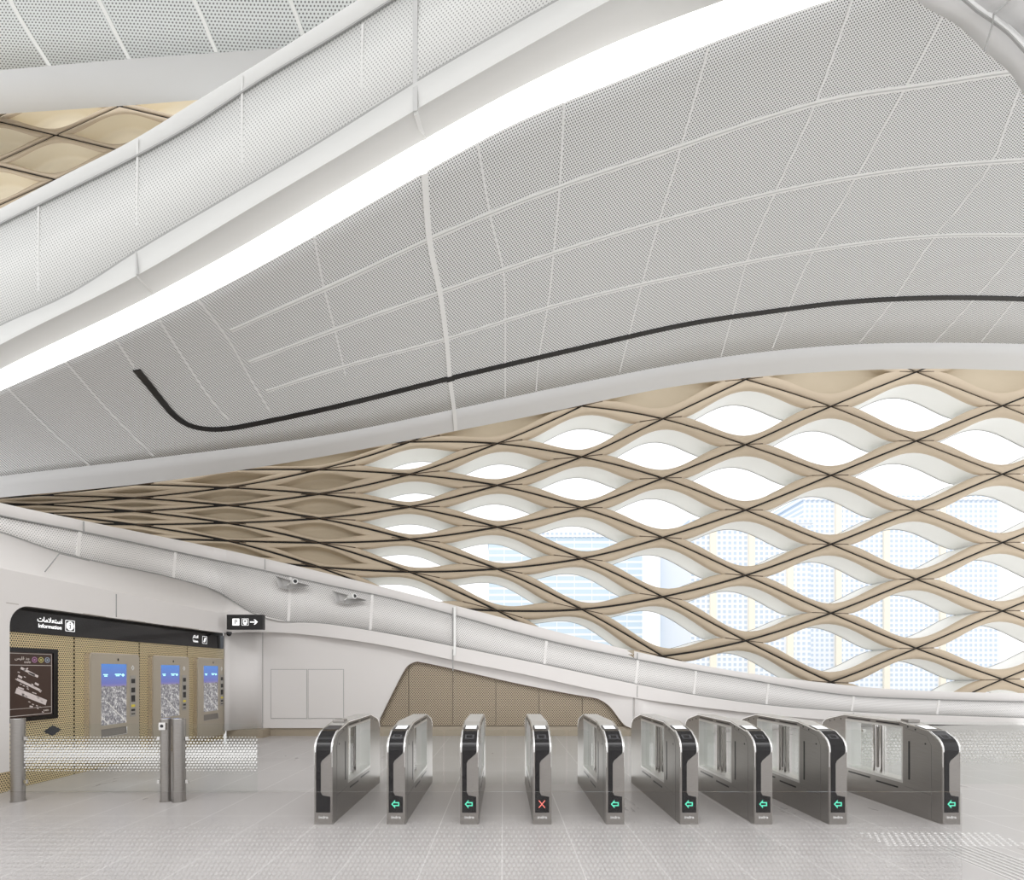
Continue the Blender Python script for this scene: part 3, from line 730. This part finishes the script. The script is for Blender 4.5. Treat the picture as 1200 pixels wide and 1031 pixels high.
# ---------------------------------------------------------------- ticket machines
def machine():
    root = thing('ticket_machine', '', 'ticket machine', (XR, 8.42, 0))
    c = WALLX(0)
    bm = bmesh.new(); add_prism(bm, [rrect(0, 1.16, .12, 1.97, .07)], c, 0, .085); bm_obj('body', bm, MACHE, root)
    bm = bmesh.new(); add_prism(bm, [rrect(.018, 1.142, .138, 1.952, .06), [(.235, .735), (.825, .735), (.825, 1.785), (.235, 1.785)], [(.235, .53), (.825, .53), (.825, .67), (.235, .67)]], c, .086, .10); bm_obj('front_plate', bm, MACH, root)
    bm = bmesh.new(); add_box(bm, .087, .092, .235, .825, .735, 1.785); bm_obj('screen', bm, SCREEN, root)
    bm = bmesh.new(); add_box(bm, .0875, .09, .235, .825, .53, .67); f = bm_obj('ticket_tray', bm, mat('tray_grey', (.22, .20, .18), .5), root)
    bm = bmesh.new(); add_path(bm, [(.10, .24, .535), (.10, .82, .535), (.10, .82, .66)], .008); bm_obj('tray_lip', bm, CHROME, f)
    bm = bmesh.new(); add_prism(bm, [rrect(.90, 1.04, .83, 1.58, .01)], c, .10, .108); p = bm_obj('payment_module', bm, mat('module_silver', (.42, .40, .37), .35, .5), root)
    for z0, z1, mt, n in ((1.44, 1.52, BLACK, 'camera_window'), (1.27, 1.36, BLACK, 'coin_slot'), (1.10, 1.22, BLACKG, 'keypad'), (1.005, 1.05, mat('yellow_label', (.75, .62, .08), .5), 'yellow_reader'), (.93, .97, BLACK, 'banknote_slot'), (.87, .89, BLACK, 'receipt_slot')):
        bm = bmesh.new(); add_prism(bm, [rrect(.925, 1.015, z0, z1, .008)], c, .108, .113); bm_obj(n, bm, mt, p)
    bm = bmesh.new(); add_prism(bm, [[(.93, 1.72), (.97, 1.67), (1.01, 1.72), (.97, 1.77)], [(.95, 1.72), (.97, 1.695), (.99, 1.72), (.97, 1.745)]], c, .10, .103); bm_obj('emblem', bm, JAMB, root)
    bm = bmesh.new(); add_prism(bm, [rrect(.60, .63, 1.84, 1.885, .01)], c, .10, .104); bm_obj('camera', bm, BLACK, root)
    SCT = mat('screen_cyan', (.4, .9, .9), .5, emit=(.5, .95, .95), es=.6)
    for y0, y1, z in ((.29, .39, 1.60), (.55, .70, 1.605), (.31, .38, 1.575), (.57, .66, 1.58)):
        bm = bmesh.new(); add_prism(bm, [rrect(y0, y1, z-.008, z+.008, .004)], c, .093, .094); bm_obj('screen_text', bm, SCT, root)
    bm = bmesh.new()
    add_prism(bm, [[(.70, 1.59), (.74, 1.56), (.78, 1.59), (.74, 1.62)]], c, .093, .094); bm_obj('screen_emblem', bm, SCT, root)
    return root


def copy_tree(o, parent=None):
    c = o.copy(); COL.objects.link(c)
    if parent: c.parent = parent
    for ch in list(o.children): copy_tree(ch, c)
    return c


m0 = machine(); my = [8.42, 9.93, 11.38]
lab = ['champagne-coloured ticket machine nearest the station map', 'middle ticket machine, standing between two others behind the pair of steel posts', 'ticket machine at the end of the recess beside the white wall corner']
ms = [m0, copy_tree(m0), copy_tree(m0)]
for o, y, l_ in zip(ms, my, lab): o.location = (XR, y, 0); o['label'] = l_; o['group'] = 'ticket machines in the gold recess'
ms[0]['label'] = 'champagne-coloured ticket machine next to the brown station map'

# ---------------------------------------------------------------- hanging direction sign and small fixtures
sg = thing('direction_sign', 'small black overhead sign with parking, lift and arrow symbols', 'sign', (-6.2, 12.1, 2.62))
S = lambda px, py: ((px - CX)*12.1/F, EYE - (py - HY)*12.1/F)
x0, z0 = S(265.5, 737.5); x1, z1 = S(308, 720)
bm = bmesh.new(); add_box(bm, x0, x1, 12.1, 12.22, z0, z1, .006); under(bm_obj('board', bm, BLACK), sg)
bm = bmesh.new(); add_box(bm, (x0+x1)/2 - .03, (x0+x1)/2 + .03, 12.2, 12.86, z0 + .1, z0 + .16); under(bm_obj('bracket', bm, BLACK), sg)
zc = (z0 + z1)/2; cf = FACEY(12.099)
xa = S(276.5, 0)[0]; s_ = .082
bm = bmesh.new()
add_prism(bm, [rrect(xa-s_, xa+s_, zc-s_, zc+s_, .01), [(xa-.035, zc-.05), (xa-.015, zc-.05), (xa-.015, zc-.01), (xa+.02, zc-.01), (xa+.036, zc+.005), (xa+.036, zc+.035), (xa+.02, zc+.052), (xa-.035, zc+.052)]], cf, 0, .002)
add_prism(bm, [[(xa-.015, zc+.008), (xa+.015, zc+.008), (xa+.018, zc+.02), (xa+.015, zc+.034), (xa-.015, zc+.034)]], cf, 0, .002)
under(bm_obj('parking_symbol', bm, LETTER), sg)
xa = S(287.3, 0)[0]; bm = bmesh.new()
add_prism(bm, [rrect(xa-s_, xa+s_, zc-s_, zc+s_, .01), rrect(xa-s_+.008, xa+s_-.008, zc-s_+.008, zc+s_-.008, .008)], cf, 0, .002)
add_prism(bm, [[(xa-.045, zc+.06), (xa-.05, zc-.01), (xa-.03, zc-.06), (xa, zc-.07), (xa+.03, zc-.06), (xa+.05, zc-.01), (xa+.045, zc+.06)], rrect(xa-.028, xa+.028, zc+.0, zc+.035, .006)], cf, 0, .002)
under(bm_obj('lift_symbol', bm, LETTER), sg)
xa = S(298, 0)[0]; bm = bmesh.new()
add_prism(bm, [[(xa-.10, zc-.014), (xa+.03, zc-.014), (xa-.015, zc-.06), (xa+.02, zc-.06), (xa+.085, zc), (xa+.02, zc+.06), (xa-.015, zc+.06), (xa+.03, zc+.014), (xa-.10, zc+.014)]], cf, 0, .002)
under(bm_obj('arrow', bm, LETTER), sg)
dc = thing('dome_camera', 'tiny black camera under the beam at the corner of the recess', 'camera', (-6.62, 12.35, 2.56))
bm = bmesh.new(); bmesh.ops.create_uvsphere(bm, u_segments=14, v_segments=8, radius=.055); bm_obj('dome', bm, BLACKG, dc, smooth=True)
bm = bmesh.new(); add_tube(bm, (0, 0, 0), (0, 0, .05), .06); bm_obj('mount', bm, BLACK, dc)

PK = mat('pocket_white', (.5, .49, .48), .6)
for k, (px, py) in enumerate(((331, 676), (397, 693))):
    Y = Y2(px + 10) + .08; s = Y / F
    P = U(px + 14, py + 8, Y)
    rt = thing('spotlight', ['small white spotlight in a triangular pocket nearer the direction sign', 'small white spotlight in a triangular pocket nearer the bronze wall opening'][k], 'light', P, 'spotlights in the perforated beam')
    g = lambda u, v: ((u - px - 14)*s, -(v - py - 8)*s)
    bm = bmesh.new(); pts = [g(px - 4, py + 1), g(px, py + 13), g(px + 12, py + 15), g(px + 33, py + 11)]
    A = [bm.verts.new((a, .0, b)) for a, b in pts]; B = [bm.verts.new((a*.8 - .02, .10, b*.8 + .02)) for a, b in pts]
    C = [bm.verts.new((a*1.08, -.03, b*1.12)) for a, b in pts]
    for i in range(4):
        bm.faces.new((A[i], A[(i+1) % 4], B[(i+1) % 4], B[i])); bm.faces.new((C[i], C[(i+1) % 4], A[(i+1) % 4], A[i]))
    bm.faces.new(B); bmesh.ops.translate(bm, verts=bm.verts, vec=(0, -.12, 0)); bm_obj('pocket', bm, PK, rt)
    bm = bmesh.new(); add_tube(bm, (-.04, -.06, .02), (.10 if k == 0 else .16, -.20, .03), .055, 16, .07); bm_obj('lamp_head', bm, SEAM, rt)
    bm = bmesh.new(); add_path(bm, [(-.14, -.05, -.16), (-.12, -.12, -.05), (-.04, -.12, .02)], .018); bm_obj('arm', bm, CHROME, rt)
    bm = bmesh.new(); add_tube(bm, (.10 if k == 0 else .16, -.20, .03), (.105 if k == 0 else .165, -.206, .03), .045, 16); bm_obj('lens', bm, BLACK, rt)

# ---------------------------------------------------------------- ticket gates
FR = [(0, 0), (0, .80)] + [(.0 + .16*(1-math.cos(a)), .80 + .155*math.sin(a)) for a in [math.radians(d) for d in (15, 30, 45, 58, 68)]] + [(.17, .985), (.58, 1.055)]
RE = [(1.60, 1.055), (1.90, .985), (2.0, .955), (2.07, .90), (2.11, .83), (2.12, .78), (2.12, 0)]
PROF = FR + RE
CG = lambda x: (lambda u, v, d: Vector((x + d, u, v)))
GREEN = mat('green_arrow_lamp', (.02, .2, .15), .4, emit=(.16, .95, .62), es=.62); RED = mat('red_cross_lamp', (.2, .02, .02), .4, emit=(1, .25, .2), es=.9)
DISP = mat('pale_display', (.5, .5, .5), .2, emit=(.85, .87, .88), es=.62); DGREY = mat('dark_grey_plastic', (.06, .06, .065), .35)
HLF = .10
STRIP = mat('bright_strip', (.85, .85, .84), .3, .5)


def prof_pt(s):
    """point on the gate's front profile at arc length s from the floor, and its outward normal (y, z)"""
    acc = 0
    for a, b in zip(PROF, PROF[1:]):
        L = math.hypot(b[0]-a[0], b[1]-a[1])
        if acc + L >= s or b is PROF[-1]:
            k = (s - acc)/L; n = (-(b[1]-a[1])/L, (b[0]-a[0])/L)
            return (a[0] + (b[0]-a[0])*k, a[1] + (b[1]-a[1])*k), n
        acc += L


def on_front(bm, spans, lift0, lift1):
    """skin following the front profile: spans = [(s, x0, x1), ...]"""
    rows = []
    S_ = []
    for (s0, a0, b0), (s1, a1, b1) in zip(spans, spans[1:]):
        n = max(1, int((s1 - s0) / .02))
        for i in range(n): k = i/n; S_.append((s0 + (s1-s0)*k, a0 + (a1-a0)*k, b0 + (b1-b0)*k))
    S_.append(spans[-1])
    for s, a, b in S_:
        (y, z), n = prof_pt(s)
        rows.append([bm.verts.new((a, y + n[0]*lift0, z + n[1]*lift0)), bm.verts.new((b, y + n[0]*lift0, z + n[1]*lift0)), bm.verts.new((b, y + n[0]*lift1, z + n[1]*lift1)), bm.verts.new((a, y + n[0]*lift1, z + n[1]*lift1))])
    for p, r in zip(rows, rows[1:]):
        for k in range(4): bm.faces.new((p[k], p[(k+1) % 4], r[(k+1) % 4], r[k]))
    bm.faces.new(rows[0]); bm.faces.new(rows[-1][::-1])


def make_gate(sig, gapL, gapR, sensor, lane_only=False):
    g = thing('ticket_gate', '', 'ticket gate', (0, 0, 0))
    hole = [(.56, .345), (1.55, .345), (1.55, .985), (.56, .985)]
    bm = bmesh.new(); add_prism(bm, [PROF, hole], CG(0), -HLF + .006, HLF - .006); bm_obj('body', bm, STEEL, g)
    bm = bmesh.new()
    for x0, x1 in ((-HLF, -HLF + .007), (HLF - .007, HLF)): add_prism(bm, [[(y*.994 + .006, z - .004 if z > 0 else z) for y, z in PROF], hole], CG(0), x0, x1)
    sp = bm_obj('side_panel', bm, STEEL, g)
    bm = bmesh.new()      # polished edges along the top profile
    crest = [p for p in PROF if p[1] > .5]
    for x in (-HLF + .004, HLF - .004): add_path(bm, [(x, y, z) for y, z in [(0, .62)] + crest[:-1]], .0065)
    bm_obj('edge_trim', bm, CHROME, g)
    bm = bmesh.new()      # bright strips on the curved shoulders
    bm.free()
    for a, b in ((-.100, -.080), (.080, .100)):
        bm = bmesh.new(); on_front(bm, [(.78, a, b), (1.12, a, b)], .0, .0045); bm_obj('shoulder_strip', bm, STRIP, g)
    # black front
    bm = bmesh.new(); on_front(bm, [(.13, -.078, .074), (.30, -.078, .074), (.315, -.078, -.01), (.35, -.078, -.028), (.66, -.078, -.028), (.69, -.078, -.015), (.765, -.078, .07), (.80, -.078, .078), (1.15, -.078, .078)], .001, .0055)
    fp = bm_obj('front_panel', bm, BLACKG, g)
    bm = bmesh.new(); on_front(bm, [(1.14, -.078, .078), (1.30 if not lane_only else 1.30, -.078, .078)], .001, .0062); lid = bm_obj('reader_cover', bm, DGREY, g)
    if not lane_only:
        bm = bmesh.new(); on_front(bm, [(.93, -.052, .048), (1.0, -.052, .048)], .0056, .008); r_ = bm_obj('card_reader', bm, DGREY, g)
        bm = bmesh.new(); on_front(bm, [(.942, -.034, .030), (.988, -.034, .030)], .008, .009); bm_obj('reader_face', bm, BLACKG, r_)
        bm = bmesh.new(); on_front(bm, [(1.16, -.062, .062), (1.285, -.062, .062)], .0062, .008); bm_obj('display', bm, DISP, g)
    bm = bmesh.new(); add_prism(bm, [[(.36, 1.02), (.58, 1.062), (1.6, 1.062), (1.6, 1.056), (.58, 1.056), (.36, 1.0175)]], CG(0), -HLF + .012, HLF - .012); bm_obj('top_cover', bm, SATIN, g)
    # lamp on the front
    cf = lambda u, v, d: Vector((u, -.006 - d, v))
    if sig == 'arrow':
        k, cxg, czg = .043, -.004, .222
        arr = [(-1.05, 0), (-.1, 1.05), (-.1, .5), (.95, .5), (.95, -.5), (-.1, -.5), (-.1, -1.05)]
        inn = [(-.66, 0), (-.36, .40), (-.36, .24), (.68, .24), (.68, -.24), (-.36, -.24), (-.36, -.40)]
        bm = bmesh.new(); add_prism(bm, [[(cxg + a*k, czg + b*k) for a, b in arr], [(cxg + a*k, czg + b*k) for a, b in inn]], cf, 0, .002); bm_obj('arrow_lamp', bm, GREEN, g)
    elif sig == 'cross':
        bm = bmesh.new()
        for s in (1, -1): add_prism(bm, [[(-.004-.036, .222 - s*.036), (-.004-.030, .222 - s*.042), (-.004+.036, .222 + s*.036), (-.004+.030, .222 + s*.042)]], cf, 0, .002 + .0005*s)
        bm_obj('cross_lamp', bm, RED, g)
    text_mesh('indra', .042, WHITEI, 'lettering', g, (0, -.001, .078), (1, 0, 0), (0, 0, 1), ext=.001, squeeze=1.2)
    # side details
    for sx in (-1, 1):
        x = sx * (HLF + .0005)
        for y0, y1, z0, z1 in ((.60, .98, 1.012, 1.028), (1.09, 1.52, 1.012, 1.028), (.62, .98, .255, .275), (1.09, 1.50, .275, .295)):
            bm = bmesh.new(); add_box(bm, x - .002, x + .002, y0, y1, z0, z1); bm_obj('vent_slot', bm, BLACK, g)
        bm = bmesh.new(); add_box(bm, x - .002, x + .002, .44, .462, .39, .84); bm_obj('vent_slot', bm, BLACK, g)
        for y, z in ((.22, .84), (.36, .985), (.47, 1.005), (1.80, .965), (1.9, .94), (1.66, .99)): 
            bm = bmesh.new(); add_tube(bm, (x - .002, y, z), (x + .002, y, z), .010, 10); bm_obj('screw', bm, BLACK, g)
    bm = bmesh.new()
    for sx in (-1, 1):
        x = sx * (HLF + .0003); pth = [(.52, .30), (.14, .28), (.14, .83), (.20, .93), (.52, .99)]
        for a, b in zip(pth, pth[1:]): add_path(bm, [(x, *a), (x, *b)], .0016, 4)
        for a, b in (((.14, .28), (.14, .02)),): add_path(bm, [(x, *a), (x, *b)], .0016, 4)
    bm_obj('panel_groove', bm, mat('dark_groove', (.12, .12, .12), .5) if 'dark_groove' not in bpy.data.materials else bpy.data.materials['dark_groove'], g)
    # window: lining, sill, posts, retracted glass
    bm = bmesh.new(); add_prism(bm, [[(.545, .33), (1.565, .33), (1.565, 1.0), (.545, 1.0)], [(.565, .36), (1.545, .36), (1.545, .975), (.565, .975)]], CG(0), -HLF - .001, HLF + .001); bm_obj('window_frame', bm, SATIN, g)
    bm = bmesh.new(); add_tube(bm, (0, 1.0, .35), (0, 1.0, .98), .034); add_tube(bm, (0, 1.13, .35), (0, 1.13, .98), .028); bm_obj('door_post', bm, CHROME, g)
    bm = bmesh.new(); add_box(bm, -.03, .03, 1.055, 1.08, .42, .94, .004); bm_obj('post_clamp', bm, STEEL, g)
    bm = bmesh.new(); add_box(bm, -.045, -.035, 1.16, 1.53, .362, .974); add_box(bm, .035, .045, .57, .96, .362, .974); bm_obj('side_glass', bm, GLASS, g)
    for sgn, gap in ((-1, gapL), (1, gapR)):
        if not gap: continue
        bm = bmesh.new(); add_prism(bm, [rrect(.105, .1 + gap, .20, .905, .06)], lambda u, v, d, s_=sgn: Vector((s_*u, 1.06 + d, v)), -.006, .006); bm_obj('glass_flap', bm, GLASS, g)
    if sensor:
        bm = bmesh.new(); add_box(bm, -.07, .07, .50, .62, 1.05, 1.085, .006); bm_obj('sensor', bm, STEEL, g)
    return g


gx = [-1.945, -1.161, -.369, .419, 1.207, 2.006, 2.807, 3.613, 4.839]
gl = ['end ticket gate beside the ticket machines, plain black front without a lit symbol',
      'green-arrow ticket gate standing next to the unlit end gate',
      'green-arrow ticket gate beside the red-cross gate, on the ticket machine side',
      'ticket gate showing a red cross',
      'green-arrow ticket gate beside the red-cross gate, on the side away from the ticket machines',
      'green-arrow ticket gate in front of the rounded end of the bronze opening, two past red cross',
      'green-arrow ticket gate with two green-arrow gates between it and the wide lane\'s far gate',
      'green-arrow ticket gate bordering the wide lane, on the red-cross side of that lane',
      'green-arrow ticket gate alone beyond the wide lane, long steel side in full view']
gl[6] = 'green-arrow ticket gate, third gate past the red-cross gate going towards the wide lane'
gl[5] = 'green-arrow ticket gate in front of the rounded end of the bronze opening'
gl[4] = 'green-arrow ticket gate beside the red-cross gate, on the wide lane side'
for i, x in enumerate(gx):
    gap_l = 0 if i == 0 else ((gx[i] - gx[i-1]) / 2 - .1 - .01); gap_r = 0 if i == 8 else ((gx[i+1] - gx[i]) / 2 - .1 - .01)
    g = make_gate('none' if i == 0 else 'cross' if i == 3 else 'arrow', gap_l, gap_r, i in (0, 8), i == 0)
    g.location = (x, 5.53, 0); g['label'] = gl[i]; g['group'] = 'ticket gates in a row'

# ---------------------------------------------------------------- posts and glass barriers
def post(x, y, r, h, label, box=False):
    g = thing('steel_post', label, 'post', (x, y, 0), 'steel barrier posts')
    bm = bmesh.new(); add_tube(bm, (0, 0, 0), (0, 0, h), r, 28); bm_obj('tube', bm, STEEL, g, smooth=False)
    bm = bmesh.new(); add_tube(bm, (0, 0, h), (0, 0, h + .006), r*1.01, 28); bm_obj('cap', bm, CHROME, g)
    bm = bmesh.new(); add_tube(bm, (0, 0, 0), (0, 0, .01), r*1.12, 28); bm_obj('foot_ring', bm, STEEL, g)
    if box:
        bm = bmesh.new(); add_box(bm, -.045, .045, -r - .02, -r + .02, h - .14, h - .04, .008); b = bm_obj('button_box', bm, CHROME, g)
        bm = bmesh.new(); add_tube(bm, (0, -r - .024, h - .085), (0, -r - .018, h - .085), .02); bm_obj('button', bm, BLACK, b)
post(-6.19, 6.53, .072, 1.05, 'steel post beside the white wall pier and the station map')
post(-4.305, 6.53, .062, 1.05, 'slimmer steel post of the pair, with a small button box near its top', True)
post(-4.135, 6.53, .075, 1.05, 'thicker steel post of the pair, holding the swing gate glass')
def barrier(name, label, x0, x1, y, mt, top=.985, bot=.10, cat='glass barrier', rail=False, clamps=True):
    g = thing(name, label, cat, ((x0+x1)/2, y, 0))
    L = (x1 - x0)/2
    bm = bmesh.new(); add_prism(bm, [rrect(-L, L, bot, top, .02)], lambda u, v, d: Vector((u, d, v)), -.006, .006); bm_obj('glass_pane', bm, mt, g)
    if rail:
        bm = bmesh.new(); add_box(bm, -L, L, -.02, .02, 0, bot + .01); bm_obj('base_rail', bm, STEEL, g)
    elif clamps:
        for s in (-1, 1):
            for z in (.25, .8):
                bm = bmesh.new(); add_box(bm, s*(L - .02) - .02, s*(L - .02) + .02, -.015, .015, z - .025, z + .025, .004)
                if not (name == 'swing_gate' and s == 1): bm_obj('clamp', bm, CHROME, g)
                else: bm.free()
    return g
barrier('glass_barrier', 'dotted glass barrier between the steel posts in front of the ticket machines', -6.112, -4.375, 6.53, FRIT)
barrier('swing_gate', 'dotted glass swing gate reaching from the thicker post of the pair', -4.054, -3.14, 6.53, FRIT, cat='gate')
barrier('glass_barrier', 'dotted glass barrier beyond the last ticket gate', 5.15, 9.6, 7.35, FRITR, top=.93, bot=.04, rail=False)
barrier('glass_barrier', 'finely dotted glass balustrade across the floor in front of the gates', -3.6, 2.86, 3.2, FRITN, top=.90, bot=.02, clamps=False)

# ---------------------------------------------------------------- tactile paving
TAC = mat('pale_steel_studs', (.70, .69, .68), .3, .2)
tp = thing('tactile_studs', 'patch of raised round warning studs on the floor before the last gate', 'tactile paving', (4.3, 5.07, 0))
bm = bmesh.new()
for j in range(7):
    for i in range(20):
        x = 3.66 + i*.068 + (.034 if j % 2 else 0); y = 4.87 + j*.06
        add_tube(bm, (x, y, 0), (x, y, .006), .017, 10, .011)
o = under(bm_obj('stud_field', bm, TAC), tp); o['kind'] = 'stuff'
tp = thing('tactile_bars', 'raised guiding bars on the floor running from the round studs', 'tactile paving', (4.4, 4.5, 0))
for i in range(8):
    bm = bmesh.new(); add_box(bm, 4.03 + i*.068, 4.055 + i*.068, 3.3, 4.83, 0, .006, .002); under(bm_obj('bar', bm, TAC), tp)

# ---------------------------------------------------------------- buildings outside
def facade_mat(name, base, dot, px_, pz_, sx, sz):
    m = mat(name, base, .8); t = NT(m); q = t.uv('Object')
    a = t.m('LESS_THAN', t.m('ABSOLUTE', t.fr(q[0], px_)), sx); b = t.m('LESS_THAN', t.m('ABSOLUTE', t.fr(q[2], pz_)), sz)
    t.l(t.mix(t.m('MULTIPLY', a, b), base, dot), t.b.inputs['Base Color']); return m
PALEB = facade_mat('pale_pierced_facade', (.84, .87, .92), (.58, .67, .78), .62, .62, .17, .17)
BLUEG = facade_mat('banded_glass_facade', (.88, .91, .95), (.64, .76, .85), 2.4, .9, 1.15, .3)
PINK = mat('pale_yellow_pier', (.90, .84, .72), .8)
def building(label, x0, x1, y, z1, mt, piers=()):
    g = thing('office_building', label, 'building', ((x0+x1)/2, y, 0))
    L = (x1-x0)/2
    bm = bmesh.new(); add_box(bm, -L, L, 0, 12, -4, z1); bm_obj('facade', bm, mt, g)
    for p in piers:
        bm = bmesh.new(); add_box(bm, p - .35, p + .35, -.3, 0, -4, z1); bm_obj('pier', bm, PINK, g)
    bm = bmesh.new(); add_box(bm, -L - .3, L + .3, -.3, 12.3, z1, z1 + .6); bm_obj('roof_edge', bm, PALEB, g)
building('pale pierced-facade tower seen through the lattice openings above the last gates', 22, 36, 60, 19, PALEB, (-4.5, 0, 4.5))
building('pale pierced-facade block seen through the lattice openings at the edge of the hall', 37.5, 62, 64, 23, PALEB, (-8, -2, 5))
building('blue glass banded building seen through the openings over the red-cross gate', -2, 19, 70, 20, BLUEG)
bm = bmesh.new(); add_box(bm, -80, 90, 17.6, 140, -4.2, -4); bm_obj('ground', bm, mat('pale_outdoor_paving', (.7, .69, .66), .9), kind='structure')
